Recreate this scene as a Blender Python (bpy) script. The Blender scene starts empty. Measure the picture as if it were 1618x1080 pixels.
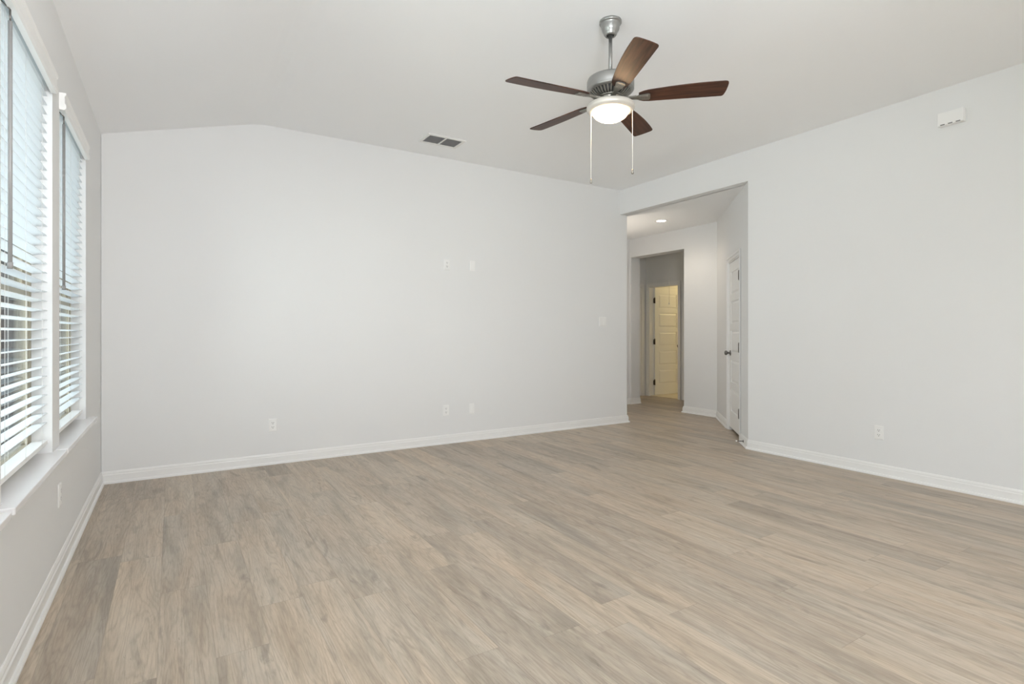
import bpy, bmesh, math
from math import sin, cos, pi, radians, hypot
from mathutils import Vector, Matrix

scene = bpy.context.scene
COL = scene.collection

# ------------------------------------------------------------------ camera
CAM_H = 1.188
YAW = 0.5578
cam_data = bpy.data.cameras.new('camera')
cam = bpy.data.objects.new('camera', cam_data)
COL.objects.link(cam)
cam.location = (0, 0, CAM_H)
cam.rotation_euler = (pi / 2, 0, -YAW)
cam_data.sensor_fit = 'HORIZONTAL'
cam_data.sensor_width = 36.0
cam_data.lens = 860.8 / 1618 * 36.0
cam_data.shift_y = -(540 - 525.1) / 1618
cam_data.clip_start = 0.02
cam_data.clip_end = 500
scene.camera = cam

# ------------------------------------------------------------------ world, exposure
world = bpy.data.worlds.new('overcast_sky')
scene.world = world
world.use_nodes = True
wn = world.node_tree
wn.nodes.clear()
w_tc = wn.nodes.new('ShaderNodeTexCoord')
w_sep = wn.nodes.new('ShaderNodeSeparateXYZ')
w_ramp = wn.nodes.new('ShaderNodeValToRGB')
w_bg = wn.nodes.new('ShaderNodeBackground')
w_out = wn.nodes.new('ShaderNodeOutputWorld')
wn.links.new(w_tc.outputs['Generated'], w_sep.inputs[0])
wn.links.new(w_sep.outputs['Z'], w_ramp.inputs[0])
w_ramp.color_ramp.elements[0].position = 0.0
w_ramp.color_ramp.elements[0].color = (0.80, 0.83, 0.82, 1)
w_ramp.color_ramp.elements[1].position = 0.45
w_ramp.color_ramp.elements[1].color = (0.60, 0.75, 0.97, 1)
wn.links.new(w_ramp.outputs[0], w_bg.inputs[0])
w_bg.inputs[1].default_value = 1.25
wn.links.new(w_bg.outputs[0], w_out.inputs[0])

scene.view_settings.view_transform = 'Standard'
scene.view_settings.look = 'None'
scene.view_settings.exposure = 0.19
scene.view_settings.gamma = 1.0
scene.view_settings.use_curve_mapping = False
scene.cycles.use_denoising = True
scene.cycles.max_bounces = 16
scene.cycles.diffuse_bounces = 10
scene.cycles.glossy_bounces = 6
scene.cycles.transparent_max_bounces = 24
scene.cycles.sample_clamp_indirect = 6.0


def area_light(name, loc, rot, sx, sy, power, color, spread=180):
    d = bpy.data.lights.new(name, 'AREA')
    d.shape = 'RECTANGLE'
    d.size = sx
    d.size_y = sy
    d.energy = power
    d.color = color
    d.spread = radians(spread)
    o = bpy.data.objects.new(name, d)
    COL.objects.link(o)
    o.location = loc
    o.rotation_euler = rot
    return o


def spot_light(name, loc, rot, power, size, blend, radius, color):
    d = bpy.data.lights.new(name, 'SPOT')
    d.energy = power
    d.color = color
    d.spot_size = radians(size)
    d.spot_blend = blend
    d.shadow_soft_size = radius
    o = bpy.data.objects.new(name, d)
    COL.objects.link(o)
    o.location = loc
    o.rotation_euler = rot
    return o


# bright overcast daylight outside the left windows, and an added upward fill below them
area_light('daylight_outside_left', (-3.6, 1.8, 2.0), (radians(90), 0, radians(-90)), 8.0, 3.6, 320, (0.91, 0.96, 1.0))
area_light('fill_below_windows', (-1.9, 1.2, -0.1), (radians(140), 0, radians(-90)), 6.4, 1.2, 160, (0.93, 0.97, 1.0))
for kx, ky in ((3.7, -0.4), (3.7, -2.0)):      # unseen warm fill spots added behind the viewpoint
    spot_light('warm_fill_spot', (kx, ky, 3.03), (0, 0, 0), 8, 130, 0.5, 0.06, (1.0, 0.75, 0.48))
kp = bpy.data.lights.new('warm_fill_point', 'POINT')  # warm fill added behind the viewpoint for the left wall, no fixture
kp.energy = 25
kp.color = (1.0, 0.84, 0.66)
kp.shadow_soft_size = 0.15
kpo = bpy.data.objects.new('warm_fill_point', kp)
COL.objects.link(kpo)
kpo.location = (3.6, -2.4, 1.7)
# two unseen fill spots added behind the viewpoint, bouncing off ceiling and far wall
spot_light('fill_ceiling', (0.5, -0.6, 1.9), (radians(180), 0, 0), 440, 140, 0.6, 0.15, (0.94, 0.97, 1.0))
spot_light('fill_forward', (0.3, -0.6, 1.5), (radians(117), 0, radians(-11)), 290, 116, 0.8, 0.35, (0.94, 0.97, 1.0))

# ------------------------------------------------------------------ dimensions of the place
XL, YF, XW = -0.474, 5.323, 4.994       # left wall, far wall, right wall faces
YB = -3.5                                # rear wall face
ZL, ZC, XR = 2.744, 3.05, 0.654          # ceiling height at left wall, flat height, crease
ZH = 2.737                               # hall ceiling
YC = 3.446                               # right wall's corner at the hall
XE = 5.123                               # end of far wall
XB, YD = 6.471, 4.95                     # hall back wall face, its corner with the angled wall
ZT = 3.22
XV, YV = 7.62, 7.42                      # vestibule back wall, left wall


# ------------------------------------------------------------------ materials
def new_mat(name):
    m = bpy.data.materials.new(name)
    m.use_nodes = True
    nt = m.node_tree
    return m, nt, nt.nodes['Principled BSDF']


def plain(name, color, rough=0.5, metal=0.0, spec=0.5, noise=0.0, nscale=20.0):
    m, nt, b = new_mat(name)
    b.inputs['Roughness'].default_value = rough
    b.inputs['Metallic'].default_value = metal
    b.inputs['Specular IOR Level'].default_value = spec
    if noise > 0:
        tc = nt.nodes.new('ShaderNodeTexCoord')
        n = nt.nodes.new('ShaderNodeTexNoise')
        n.inputs['Scale'].default_value = nscale
        n.inputs['Detail'].default_value = 4
        nt.links.new(tc.outputs['Object'], n.inputs['Vector'])
        mix = nt.nodes.new('ShaderNodeMix')
        mix.data_type = 'RGBA'
        nt.links.new(n.outputs['Fac'], mix.inputs['Factor'])
        mix.inputs['A'].default_value = [c * (1 - noise) for c in color] + [1]
        mix.inputs['B'].default_value = [min(1, c * (1 + noise)) for c in color] + [1]
        nt.links.new(mix.outputs['Result'], b.inputs['Base Color'])
    else:
        b.inputs['Base Color'].default_value = (*color, 1)
    return m


def orange_peel(name, color, scale=140, strength=0.12, rough=0.75):
    m, nt, b = new_mat(name)
    b.inputs['Base Color'].default_value = (*color, 1)
    b.inputs['Roughness'].default_value = rough
    b.inputs['Specular IOR Level'].default_value = 0.25
    tc = nt.nodes.new('ShaderNodeTexCoord')
    n = nt.nodes.new('ShaderNodeTexNoise')
    n.inputs['Scale'].default_value = scale
    n.inputs['Detail'].default_value = 3
    nt.links.new(tc.outputs['Object'], n.inputs['Vector'])
    bp = nt.nodes.new('ShaderNodeBump')
    bp.inputs['Strength'].default_value = strength
    bp.inputs['Distance'].default_value = 0.002
    nt.links.new(n.outputs['Fac'], bp.inputs['Height'])
    nt.links.new(bp.outputs['Normal'], b.inputs['Normal'])
    return m


def mathn(nt, op, a, b=None):
    n = nt.nodes.new('ShaderNodeMath')
    n.operation = op
    for i, v in enumerate((a, b)):
        if v is None:
            continue
        if isinstance(v, (int, float)):
            n.inputs[i].default_value = v
        else:
            nt.links.new(v, n.inputs[i])
    return n.outputs[0]


def mixc(nt, fac, a, b, blend='MIX'):
    n = nt.nodes.new('ShaderNodeMix')
    n.data_type = 'RGBA'
    n.blend_type = blend
    for key, v in (('Factor', fac), ('A', a), ('B', b)):
        if isinstance(v, (int, float)):
            n.inputs[key].default_value = v
        elif isinstance(v, (tuple, list)):
            n.inputs[key].default_value = (*v, 1)
        else:
            nt.links.new(v, n.inputs[key])
    return n.outputs['Result']


def ramp(nt, fac, stops):
    n = nt.nodes.new('ShaderNodeValToRGB')
    while len(n.color_ramp.elements) < len(stops):
        n.color_ramp.elements.new(0.5)
    for e, (p, c) in zip(n.color_ramp.elements, stops):
        e.position = p
        e.color = (*c, 1) if isinstance(c, (tuple, list)) else (c, c, c, 1)
    nt.links.new(fac, n.inputs[0])
    return n.outputs[0]


def plank_floor():
    """vinyl planks running along Y, with staggered ends, grain streaks and knots"""
    m, nt, b = new_mat('oak_vinyl_planks')
    L = nt.links
    PW, PL = 0.182, 1.22
    tc = nt.nodes.new('ShaderNodeTexCoord')
    sep = nt.nodes.new('ShaderNodeSeparateXYZ')
    L.new(tc.outputs['Object'], sep.inputs[0])
    x, y = sep.outputs['X'], sep.outputs['Y']
    rx = mathn(nt, 'DIVIDE', mathn(nt, 'ADD', x, 0.045), PW)
    row = mathn(nt, 'FLOOR', rx)
    fx = mathn(nt, 'FRACT', rx)
    wn1 = nt.nodes.new('ShaderNodeTexWhiteNoise')
    wn1.noise_dimensions = '1D'
    L.new(row, wn1.inputs['W'])
    off = mathn(nt, 'MULTIPLY', wn1.outputs['Value'], PL)
    ry = mathn(nt, 'DIVIDE', mathn(nt, 'ADD', y, off), PL)
    col = mathn(nt, 'FLOOR', ry)
    fy = mathn(nt, 'FRACT', ry)
    cid = nt.nodes.new('ShaderNodeCombineXYZ')
    L.new(row, cid.inputs[0])
    L.new(col, cid.inputs[1])
    wn2 = nt.nodes.new('ShaderNodeTexWhiteNoise')
    wn2.noise_dimensions = '2D'
    L.new(cid.outputs[0], wn2.inputs['Vector'])
    pid = wn2.outputs['Value']
    wn3 = nt.nodes.new('ShaderNodeTexWhiteNoise')
    wn3.noise_dimensions = '3D'
    c3 = nt.nodes.new('ShaderNodeCombineXYZ')
    L.new(row, c3.inputs[0]); L.new(col, c3.inputs[1]); c3.inputs[2].default_value = 7.3
    L.new(c3.outputs[0], wn3.inputs['Vector'])
    pid2 = wn3.outputs['Value']

    def stretched(sx, sy, detail, rough=0.55, dist=0.0):
        c = nt.nodes.new('ShaderNodeCombineXYZ')
        L.new(mathn(nt, 'MULTIPLY', x, sx), c.inputs[0])
        L.new(mathn(nt, 'MULTIPLY', y, sy), c.inputs[1])
        L.new(mathn(nt, 'MULTIPLY', pid, 37.0), c.inputs[2])
        n = nt.nodes.new('ShaderNodeTexNoise')
        n.inputs['Scale'].default_value = 1.0
        n.inputs['Detail'].default_value = detail
        n.inputs['Roughness'].default_value = rough
        n.inputs['Distortion'].default_value = dist
        L.new(c.outputs[0], n.inputs['Vector'])
        return n.outputs['Fac']

    fine = stretched(190, 13, 4, 0.65)
    mid = stretched(30, 1.5, 5, 0.6, 0.5)
    broad = stretched(8, 1.05, 4, 0.55, 0.8)
    smoke = stretched(11, 2.3, 5, 0.6, 1.2)
    knots = stretched(42, 10, 3, 0.5, 1.6)
    hue = stretched(6, 0.9, 3, 0.5, 0.6)
    # cathedral rings
    cr = nt.nodes.new('ShaderNodeCombineXYZ')
    L.new(mathn(nt, 'MULTIPLY', mathn(nt, 'SUBTRACT', fx, 0.5), 1.9), cr.inputs[0])
    L.new(mathn(nt, 'MULTIPLY', mathn(nt, 'ADD', y, mathn(nt, 'MULTIPLY', pid2, 9.0)), 0.75), cr.inputs[1])
    L.new(mathn(nt, 'MULTIPLY', pid, 21.0), cr.inputs[2])
    nr = nt.nodes.new('ShaderNodeTexNoise')
    nr.inputs['Scale'].default_value = 1.25
    nr.inputs['Detail'].default_value = 2.0
    nr.inputs['Roughness'].default_value = 0.35
    L.new(cr.outputs[0], nr.inputs['Vector'])
    rings = mathn(nt, 'FRACT', mathn(nt, 'MULTIPLY', nr.outputs['Fac'], 16.0))
    ringline = ramp(nt, rings, [(0.0, 1.0), (0.22, 0.15), (0.7, 0.0), (1.0, 1.0)])

    base = ramp(nt, mid, [(0.28, (0.375, 0.305, 0.238)), (0.47, (0.465, 0.390, 0.312)), (0.72, (0.530, 0.453, 0.368))])
    base = mixc(nt, ramp(nt, broad, [(0.30, 0.75), (0.50, 0.0)]), base, (0.315, 0.268, 0.216))
    base = mixc(nt, ramp(nt, broad, [(0.52, 0.0), (0.75, 0.6)]), base, (0.575, 0.500, 0.412))
    base = mixc(nt, mathn(nt, 'MULTIPLY', ramp(nt, smoke, [(0.28, 1.0), (0.43, 0.0)]), 0.62), base, (0.215, 0.182, 0.148))
    base = mixc(nt, mathn(nt, 'MULTIPLY', ramp(nt, knots, [(0.20, 1.0), (0.30, 0.0)]), 0.6), base, (0.15, 0.122, 0.095))
    base = mixc(nt, mathn(nt, 'MULTIPLY', ringline, 0.36), base, (0.27, 0.222, 0.175))
    base = mixc(nt, 0.9, base, ramp(nt, hue, [(0.35, (0.975, 0.995, 1.02)), (0.65, (1.025, 0.985, 0.955))]), 'MULTIPLY')
    fi = ramp(nt, fine, [(0.28, 0.76), (0.5, 1.0), (0.72, 1.14)])
    base = mixc(nt, 0.75, base, fi, 'MULTIPLY')
    tint = ramp(nt, pid, [(0.0, (0.82, 0.82, 0.83)), (0.5, (1.0, 0.99, 0.98)), (1.0, (1.10, 1.08, 1.05))])
    base = mixc(nt, 0.8, base, tint, 'MULTIPLY')
    base = mixc(nt, 1.0, base, (0.955, 0.970, 0.970), 'MULTIPLY')
    # joints
    ex = mathn(nt, 'MINIMUM', fx, mathn(nt, 'SUBTRACT', 1.0, fx))
    ey = mathn(nt, 'MINIMUM', fy, mathn(nt, 'SUBTRACT', 1.0, fy))
    jx = mathn(nt, 'LESS_THAN', ex, 0.0075)
    jy = mathn(nt, 'LESS_THAN', ey, 0.0012)
    joint = mathn(nt, 'MAXIMUM', jx, jy)
    base = mixc(nt, mathn(nt, 'MULTIPLY', joint, 0.24), base, (0.12, 0.09, 0.07))
    L.new(base, b.inputs['Base Color'])
    b.inputs['Roughness'].default_value = 0.42
    b.inputs['Specular IOR Level'].default_value = 0.35
    bp = nt.nodes.new('ShaderNodeBump')
    bp.inputs['Strength'].default_value = 0.10
    bp.inputs['Distance'].default_value = 0.001
    L.new(mathn(nt, 'SUBTRACT', fine, joint), bp.inputs['Height'])
    L.new(bp.outputs['Normal'], b.inputs['Normal'])
    return m


def wood_blade():
    m, nt, b = new_mat('dark_walnut')
    L = nt.links
    tc = nt.nodes.new('ShaderNodeTexCoord')
    mp = nt.nodes.new('ShaderNodeMapping')
    mp.inputs['Scale'].default_value = (5, 60, 5)
    L.new(tc.outputs['Object'], mp.inputs[0])
    n = nt.nodes.new('ShaderNodeTexNoise')
    n.inputs['Scale'].default_value = 1.0
    n.inputs['Detail'].default_value = 5
    n.inputs['Distortion'].default_value = 0.6
    L.new(mp.outputs[0], n.inputs['Vector'])
    c = ramp(nt, n.outputs['Fac'], [(0.3, (0.024, 0.010, 0.007)), (0.55, (0.065, 0.027, 0.016)), (0.75, (0.095, 0.042, 0.026))])
    L.new(c, b.inputs['Base Color'])
    b.inputs['Roughness'].default_value = 0.42
    b.inputs['Specular IOR Level'].default_value = 0.30
    return m


def brushed(name, color, rough=0.35):
    m, nt, b = new_mat(name)
    b.inputs['Base Color'].default_value = (*color, 1)
    b.inputs['Metallic'].default_value = 0.85
    tc = nt.nodes.new('ShaderNodeTexCoord')
    n = nt.nodes.new('ShaderNodeTexNoise')
    n.inputs['Scale'].default_value = 60
    nt.links.new(tc.outputs['Object'], n.inputs['Vector'])
    r = ramp(nt, n.outputs['Fac'], [(0.3, rough * 0.85), (0.7, rough * 1.15)])
    nt.links.new(r, b.inputs['Roughness'])
    return m


def emitter(name, color, strength):
    m = bpy.data.materials.new(name)
    m.use_nodes = True
    nt = m.node_tree
    nt.nodes.clear()
    e = nt.nodes.new('ShaderNodeEmission')
    o = nt.nodes.new('ShaderNodeOutputMaterial')
    e.inputs[0].default_value = (*color, 1)
    e.inputs[1].default_value = strength
    nt.links.new(e.outputs[0], o.inputs[0])
    return m


def glass_mat():
    m = bpy.data.materials.new('window_glass')
    m.use_nodes = True
    nt = m.node_tree
    nt.nodes.clear()
    t = nt.nodes.new('ShaderNodeBsdfTransparent')
    t.inputs[0].default_value = (0.95, 0.98, 0.97, 1)
    g = nt.nodes.new('ShaderNodeBsdfGlossy')
    g.inputs['Roughness'].default_value = 0.01
    f = nt.nodes.new('ShaderNodeFresnel')
    f.inputs[0].default_value = 1.25
    mx = nt.nodes.new('ShaderNodeMixShader')
    o = nt.nodes.new('ShaderNodeOutputMaterial')
    nt.links.new(f.outputs[0], mx.inputs[0])
    nt.links.new(t.outputs[0], mx.inputs[1])
    nt.links.new(g.outputs[0], mx.inputs[2])
    nt.links.new(mx.outputs[0], o.inputs[0])
    return m


def slat_mat():
    m, nt, b = new_mat('white_slat')
    b.inputs['Base Color'].default_value = (0.91, 0.91, 0.91, 1)
    b.inputs['Roughness'].default_value = 0.35
    tr = nt.nodes.new('ShaderNodeBsdfTranslucent')
    tr.inputs[0].default_value = (0.90, 0.94, 0.98, 1)
    mx = nt.nodes.new('ShaderNodeMixShader')
    mx.inputs[0].default_value = 0.45
    out = nt.nodes['Material Output']
    nt.links.new(b.outputs[0], mx.inputs[1])
    nt.links.new(tr.outputs[0], mx.inputs[2])
    nt.links.new(mx.outputs[0], out.inputs[0])
    return m


def tile_mat():
    m, nt, b = new_mat('bath_floor_tile')
    tc = nt.nodes.new('ShaderNodeTexCoord')
    br = nt.nodes.new('ShaderNodeTexBrick')
    br.offset = 0.5
    br.inputs['Scale'].default_value = 1.0
    br.inputs['Brick Width'].default_value = 0.6
    br.inputs['Row Height'].default_value = 0.3
    br.inputs['Mortar Size'].default_value = 0.003
    br.inputs['Color1'].default_value = (0.62, 0.55, 0.42, 1)
    br.inputs['Color2'].default_value = (0.68, 0.61, 0.48, 1)
    br.inputs['Mortar'].default_value = (0.45, 0.40, 0.32, 1)
    nt.links.new(tc.outputs['Object'], br.inputs['Vector'])
    nt.links.new(br.outputs['Color'], b.inputs['Base Color'])
    b.inputs['Roughness'].default_value = 0.3
    return m


def brick_mat():
    m, nt, b = new_mat('house_siding')
    tc = nt.nodes.new('ShaderNodeTexCoord')
    w = nt.nodes.new('ShaderNodeTexWave')
    w.bands_direction = 'Z'
    w.wave_profile = 'SAW'
    w.inputs['Scale'].default_value = 1.6
    nt.links.new(tc.outputs['Object'], w.inputs['Vector'])
    c = ramp(nt, w.outputs['Fac'], [(0.0, (0.62, 0.62, 0.60)), (0.1, (0.78, 0.78, 0.76)), (1.0, (0.80, 0.80, 0.78))])
    nt.links.new(c, b.inputs['Base Color'])
    b.inputs['Roughness'].default_value = 0.8
    return m


M = {}
M['wall'] = orange_peel('painted_wall', (0.785, 0.79, 0.793))
M['ceiling'] = orange_peel('painted_ceiling', (0.893, 0.90, 0.91), 90, 0.18)
M['trim'] = plain('white_trim_paint', (0.84, 0.84, 0.835), 0.35)
M['door'] = plain('white_door_paint', (0.84, 0.84, 0.83), 0.4)
M['sill'] = plain('white_marble_sill', (0.85, 0.85, 0.87), 0.22, noise=0.03, nscale=8)
M['floor'] = plank_floor()
M['tile'] = tile_mat()
M['blade'] = wood_blade()
M['pewter'] = brushed('pewter_metal', (0.36, 0.36, 0.35), 0.38)
M['nickel'] = brushed('brushed_nickel', (0.30, 0.285, 0.255), 0.42)
M['dark'] = plain('dark_recess', (0.02, 0.02, 0.02), 0.7)
M['bronze'] = plain('dark_bronze', (0.075, 0.06, 0.05), 0.4, 0.6, noise=0.15)
M['steel'] = brushed('hinge_steel', (0.20, 0.19, 0.18), 0.35)
M['rim'] = plain('satin_rim', (0.62, 0.59, 0.54), 0.4, 0.3)
M['bowl'] = emitter('lit_frosted_bowl', (1.0, 0.70, 0.40), 38.0)
M['can'] = emitter('lit_downlight_lens', (1.0, 0.86, 0.68), 22.0)
M['chain'] = plain('white_chain', (0.80, 0.78, 0.74), 0.4)
M['plate'] = plain('white_plastic', (0.86, 0.86, 0.855), 0.3)
M['slot'] = plain('socket_slot', (0.16, 0.16, 0.16), 0.6)
M['grille'] = plain('painted_grille', (0.78, 0.775, 0.76), 0.5)
M['louver'] = plain('grey_louver', (0.46, 0.46, 0.47), 0.55)
M['duct'] = plain('duct_interior', (0.20, 0.20, 0.205), 0.7)
M['slat'] = slat_mat()
M['blind'] = plain('white_blind_plastic', (0.86, 0.86, 0.85), 0.35)
M['wand'] = plain('clear_grey_wand', (0.30, 0.295, 0.29), 0.25)
M['cord'] = plain('blind_cord', (0.70, 0.69, 0.66), 0.7)
M['vinyl'] = plain('almond_vinyl', (0.40, 0.355, 0.27), 0.45)
M['glass'] = glass_mat()
M['lawn'] = plain('lawn_grass', (0.34, 0.36, 0.15), 0.9, noise=0.5, nscale=3)
M['leaf'] = plain('yellow_green_leaves', (0.25, 0.27, 0.06), 0.8, noise=0.5, nscale=4)
M['bark'] = plain('tree_bark', (0.12, 0.09, 0.06), 0.9, noise=0.3)
M['siding'] = brick_mat()
M['roof'] = plain('shingle_roof', (0.10, 0.09, 0.085), 0.9, noise=0.3, nscale=12)
M['pane'] = plain('blue_window_pane', (0.14, 0.28, 0.44), 0.08, spec=0.8)


# ------------------------------------------------------------------ mesh helpers
class MB:
    def __init__(self):
        self.bm = bmesh.new()

    def box(self, x0, x1, y0, y1, z0, z1, mtx=None, bev=0.0):
        vs = []
        for z in (z0, z1):
            for (x, y) in ((x0, y0), (x1, y0), (x1, y1), (x0, y1)):
                v = Vector((x, y, z))
                vs.append(self.bm.verts.new(mtx @ v if mtx else v))
        fs = [(3, 2, 1, 0), (4, 5, 6, 7), (0, 1, 5, 4), (1, 2, 6, 5), (2, 3, 7, 6), (3, 0, 4, 7)]
        faces = [self.bm.faces.new([vs[i] for i in f]) for f in fs]
        if bev > 0:
            es = list({e for f in faces for e in f.edges})
            bmesh.ops.bevel(self.bm, geom=es, offset=bev, segments=2, affect='EDGES', profile=0.6)
        return self

    def prism(self, pts, a, b, axis='z', mtx=None, smooth=False):
        """extrude the closed 2D outline pts between a and b along an axis"""
        def P(p, t):
            v = {'z': (p[0], p[1], t), 'y': (p[0], t, p[1]), 'x': (t, p[0], p[1])}[axis]
            v = Vector(v)
            return mtx @ v if mtx else v
        n = len(pts)
        A = [self.bm.verts.new(P(p, a)) for p in pts]
        B = [self.bm.verts.new(P(p, b)) for p in pts]
        self.bm.faces.new(A[::-1])
        self.bm.faces.new(B)
        for i in range(n):
            f = self.bm.faces.new([A[i], A[(i + 1) % n], B[(i + 1) % n], B[i]])
            f.smooth = smooth
        return self

    def lathe(self, prof, segs=40, mtx=None, smooth=True):
        """revolve (r, z) pairs about the z axis"""
        rings = []
        for r, z in prof:
            if r < 1e-6:
                v = Vector((0, 0, z))
                rings.append([self.bm.verts.new(mtx @ v if mtx else v)])
            else:
                ring = []
                for k in range(segs):
                    t = 2 * pi * k / segs
                    v = Vector((r * cos(t), r * sin(t), z))
                    ring.append(self.bm.verts.new(mtx @ v if mtx else v))
                rings.append(ring)
        for A, B in zip(rings, rings[1:]):
            for k in range(segs):
                k2 = (k + 1) % segs
                if len(A) == 1 and len(B) == 1:
                    continue
                if len(A) == 1:
                    f = self.bm.faces.new([A[0], B[k2], B[k]])
                elif len(B) == 1:
                    f = self.bm.faces.new([A[k], A[k2], B[0]])
                else:
                    f = self.bm.faces.new([A[k], A[k2], B[k2], B[k]])
                f.smooth = smooth
        return self

    def rod(self, p, q, r, segs=10, r2=None):
        p, q = Vector(p), Vector(q)
        d = q - p
        mtx = Matrix.Translation(p) @ d.to_track_quat('Z', 'Y').to_matrix().to_4x4()
        l = d.length
        r2 = r if r2 is None else r2
        return self.lathe([(0, 0), (r, 0), (r2, l), (0, l)], segs, mtx)

    def sphere(self, c, r, segs=12, sz=1.0):
        prof = [(r * sin(pi * k / 8), -r * sz * cos(pi * k / 8)) for k in range(9)]
        prof[0] = (0, -r * sz)
        prof[-1] = (0, r * sz)
        return self.lathe(prof, segs, Matrix.Translation(Vector(c)))

    def wall(self, p0, d, n, thick, ss, zs, holes=()):
        """a slab standing on p0, running along d, thick along n; ss and zs are the cell lines, holes the empty cells"""
        d = Vector((d[0], d[1], 0)).normalized()
        n = Vector((n[0], n[1], 0)).normalized()
        p0 = Vector((p0[0], p0[1], 0))
        cache = {}

        def V(i, j, k):
            key = (i, j, k)
            if key not in cache:
                cache[key] = self.bm.verts.new(p0 + d * ss[i] + n * (thick * k) + Vector((0, 0, zs[j])))
            return cache[key]
        ni, nj = len(ss) - 1, len(zs) - 1

        def filled(i, j):
            return 0 <= i < ni and 0 <= j < nj and (i, j) not in holes
        for i in range(ni):
            for j in range(nj):
                if not filled(i, j):
                    continue
                self.bm.faces.new([V(i, j, 0), V(i + 1, j, 0), V(i + 1, j + 1, 0), V(i, j + 1, 0)])
                self.bm.faces.new([V(i, j + 1, 1), V(i + 1, j + 1, 1), V(i + 1, j, 1), V(i, j, 1)])
                if not filled(i - 1, j):
                    self.bm.faces.new([V(i, j, 0), V(i, j + 1, 0), V(i, j + 1, 1), V(i, j, 1)])
                if not filled(i + 1, j):
                    self.bm.faces.new([V(i + 1, j, 1), V(i + 1, j + 1, 1), V(i + 1, j + 1, 0), V(i + 1, j, 0)])
                if not filled(i, j - 1):
                    self.bm.faces.new([V(i, j, 1), V(i + 1, j, 1), V(i + 1, j, 0), V(i, j, 0)])
                if not filled(i, j + 1):
                    self.bm.faces.new([V(i, j + 1, 0), V(i + 1, j + 1, 0), V(i + 1, j + 1, 1), V(i, j + 1, 1)])
        return self

    def sweep(self, path, prof):
        """sweep the (out, z) outline along a 2D polyline; 'out' is measured to the left of travel, corners mitred"""
        pts = [Vector(p) for p in path]
        rows = []
        for i, p in enumerate(pts):
            dirs = []
            if i > 0:
                dirs.append((pts[i] - pts[i - 1]).normalized())
            if i < len(pts) - 1:
                dirs.append((pts[i + 1] - pts[i]).normalized())
            nrm = [Vector((-q.y, q.x)) for q in dirs]
            if len(nrm) == 1:
                mv = nrm[0]
            else:
                s = nrm[0] + nrm[1]
                mv = s / s.length_squared * 2
            rows.append([self.bm.verts.new((p.x + mv.x * o, p.y + mv.y * o, z)) for o, z in prof])
        n = len(prof)
        for A, B in zip(rows, rows[1:]):
            for k in range(n):
                self.bm.faces.new([A[k], A[(k + 1) % n], B[(k + 1) % n], B[k]])
        self.bm.faces.new(rows[0][::-1])
        self.bm.faces.new(rows[-1])
        return self

    def build(self, name, mat, parent=None, bevel=0.0):
        bmesh.ops.recalc_face_normals(self.bm, faces=self.bm.faces)
        me = bpy.data.meshes.new(name)
        self.bm.to_mesh(me)
        self.bm.free()
        me.materials.append(mat)
        o = bpy.data.objects.new(name, me)
        COL.objects.link(o)
        if parent is not None:
            o.parent = parent
        if bevel > 0:
            md = o.modifiers.new('bevel', 'BEVEL')
            md.width = bevel
            md.segments = 2
            md.limit_method = 'ANGLE'
        return o


def tag(o, label=None, cat=None, group=None, kind=None):
    if label:
        o['label'] = label
    if cat:
        o['category'] = cat
    if group:
        o['group'] = group
    if kind:
        o['kind'] = kind
    return o


def thing(name, label, cat, loc=(0, 0, 0), rz=0.0, group=None):
    o = bpy.data.objects.new(name, None)
    o.empty_display_size = 0.1
    COL.objects.link(o)
    o.location = loc
    o.rotation_euler = (0, 0, rz)
    return tag(o, label, cat, group)


def struct(o, label=None, cat=None):
    return tag(o, label, cat, kind='structure')


def copy_tree(o, parent=None):
    c = o.copy()
    COL.objects.link(c)
    if parent is not None:
        c.parent = parent
    for ch in list(o.children):
        copy_tree(ch, c)
    return c


# ------------------------------------------------------------------ floor, ceilings
struct(MB().box(-0.55, 9.8, YB - 0.1, 7.6, -0.12, 0.0).build('floor', M['floor']),
       'greyish brown oak look plank floor running through room and hall', 'floor')
struct(MB().box(XV + 0.03, 9.7, 5.0, YV - 0.01, 0.0005, 0.006).build('floor', M['tile']),
       'pale tile floor behind the half open yellow lit door', 'floor')

q = (ZC - ZL) / (XR - XL)
cp = [(-0.585, ZL - q * 0.111), (XR - 0.10, ZC - q * 0.10), (XR - 0.04, ZC - q * 0.05), (XR + 0.03, ZC - 0.003), (XR + 0.11, ZC),
      (5.09, ZC), (5.09, 3.30), (-0.585, 3.30)]
struct(MB().prism(cp, YB - 0.1, 5.43, 'y').build('ceiling', M['ceiling']),
       'white ceiling with a sloped strip down to the window wall', 'ceiling')
struct(MB().box(5.10, 9.8, 1.9, 7.6, ZH, ZH + 0.12).build('ceiling', M['ceiling']),
       'lower white ceiling over the hall', 'ceiling')
struct(MB().box(4.4, 5.12, 5.43, 7.6, ZH, ZH + 0.12).build('ceiling', M['ceiling']),
       'strip of hall ceiling behind the far wall', 'ceiling')

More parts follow.
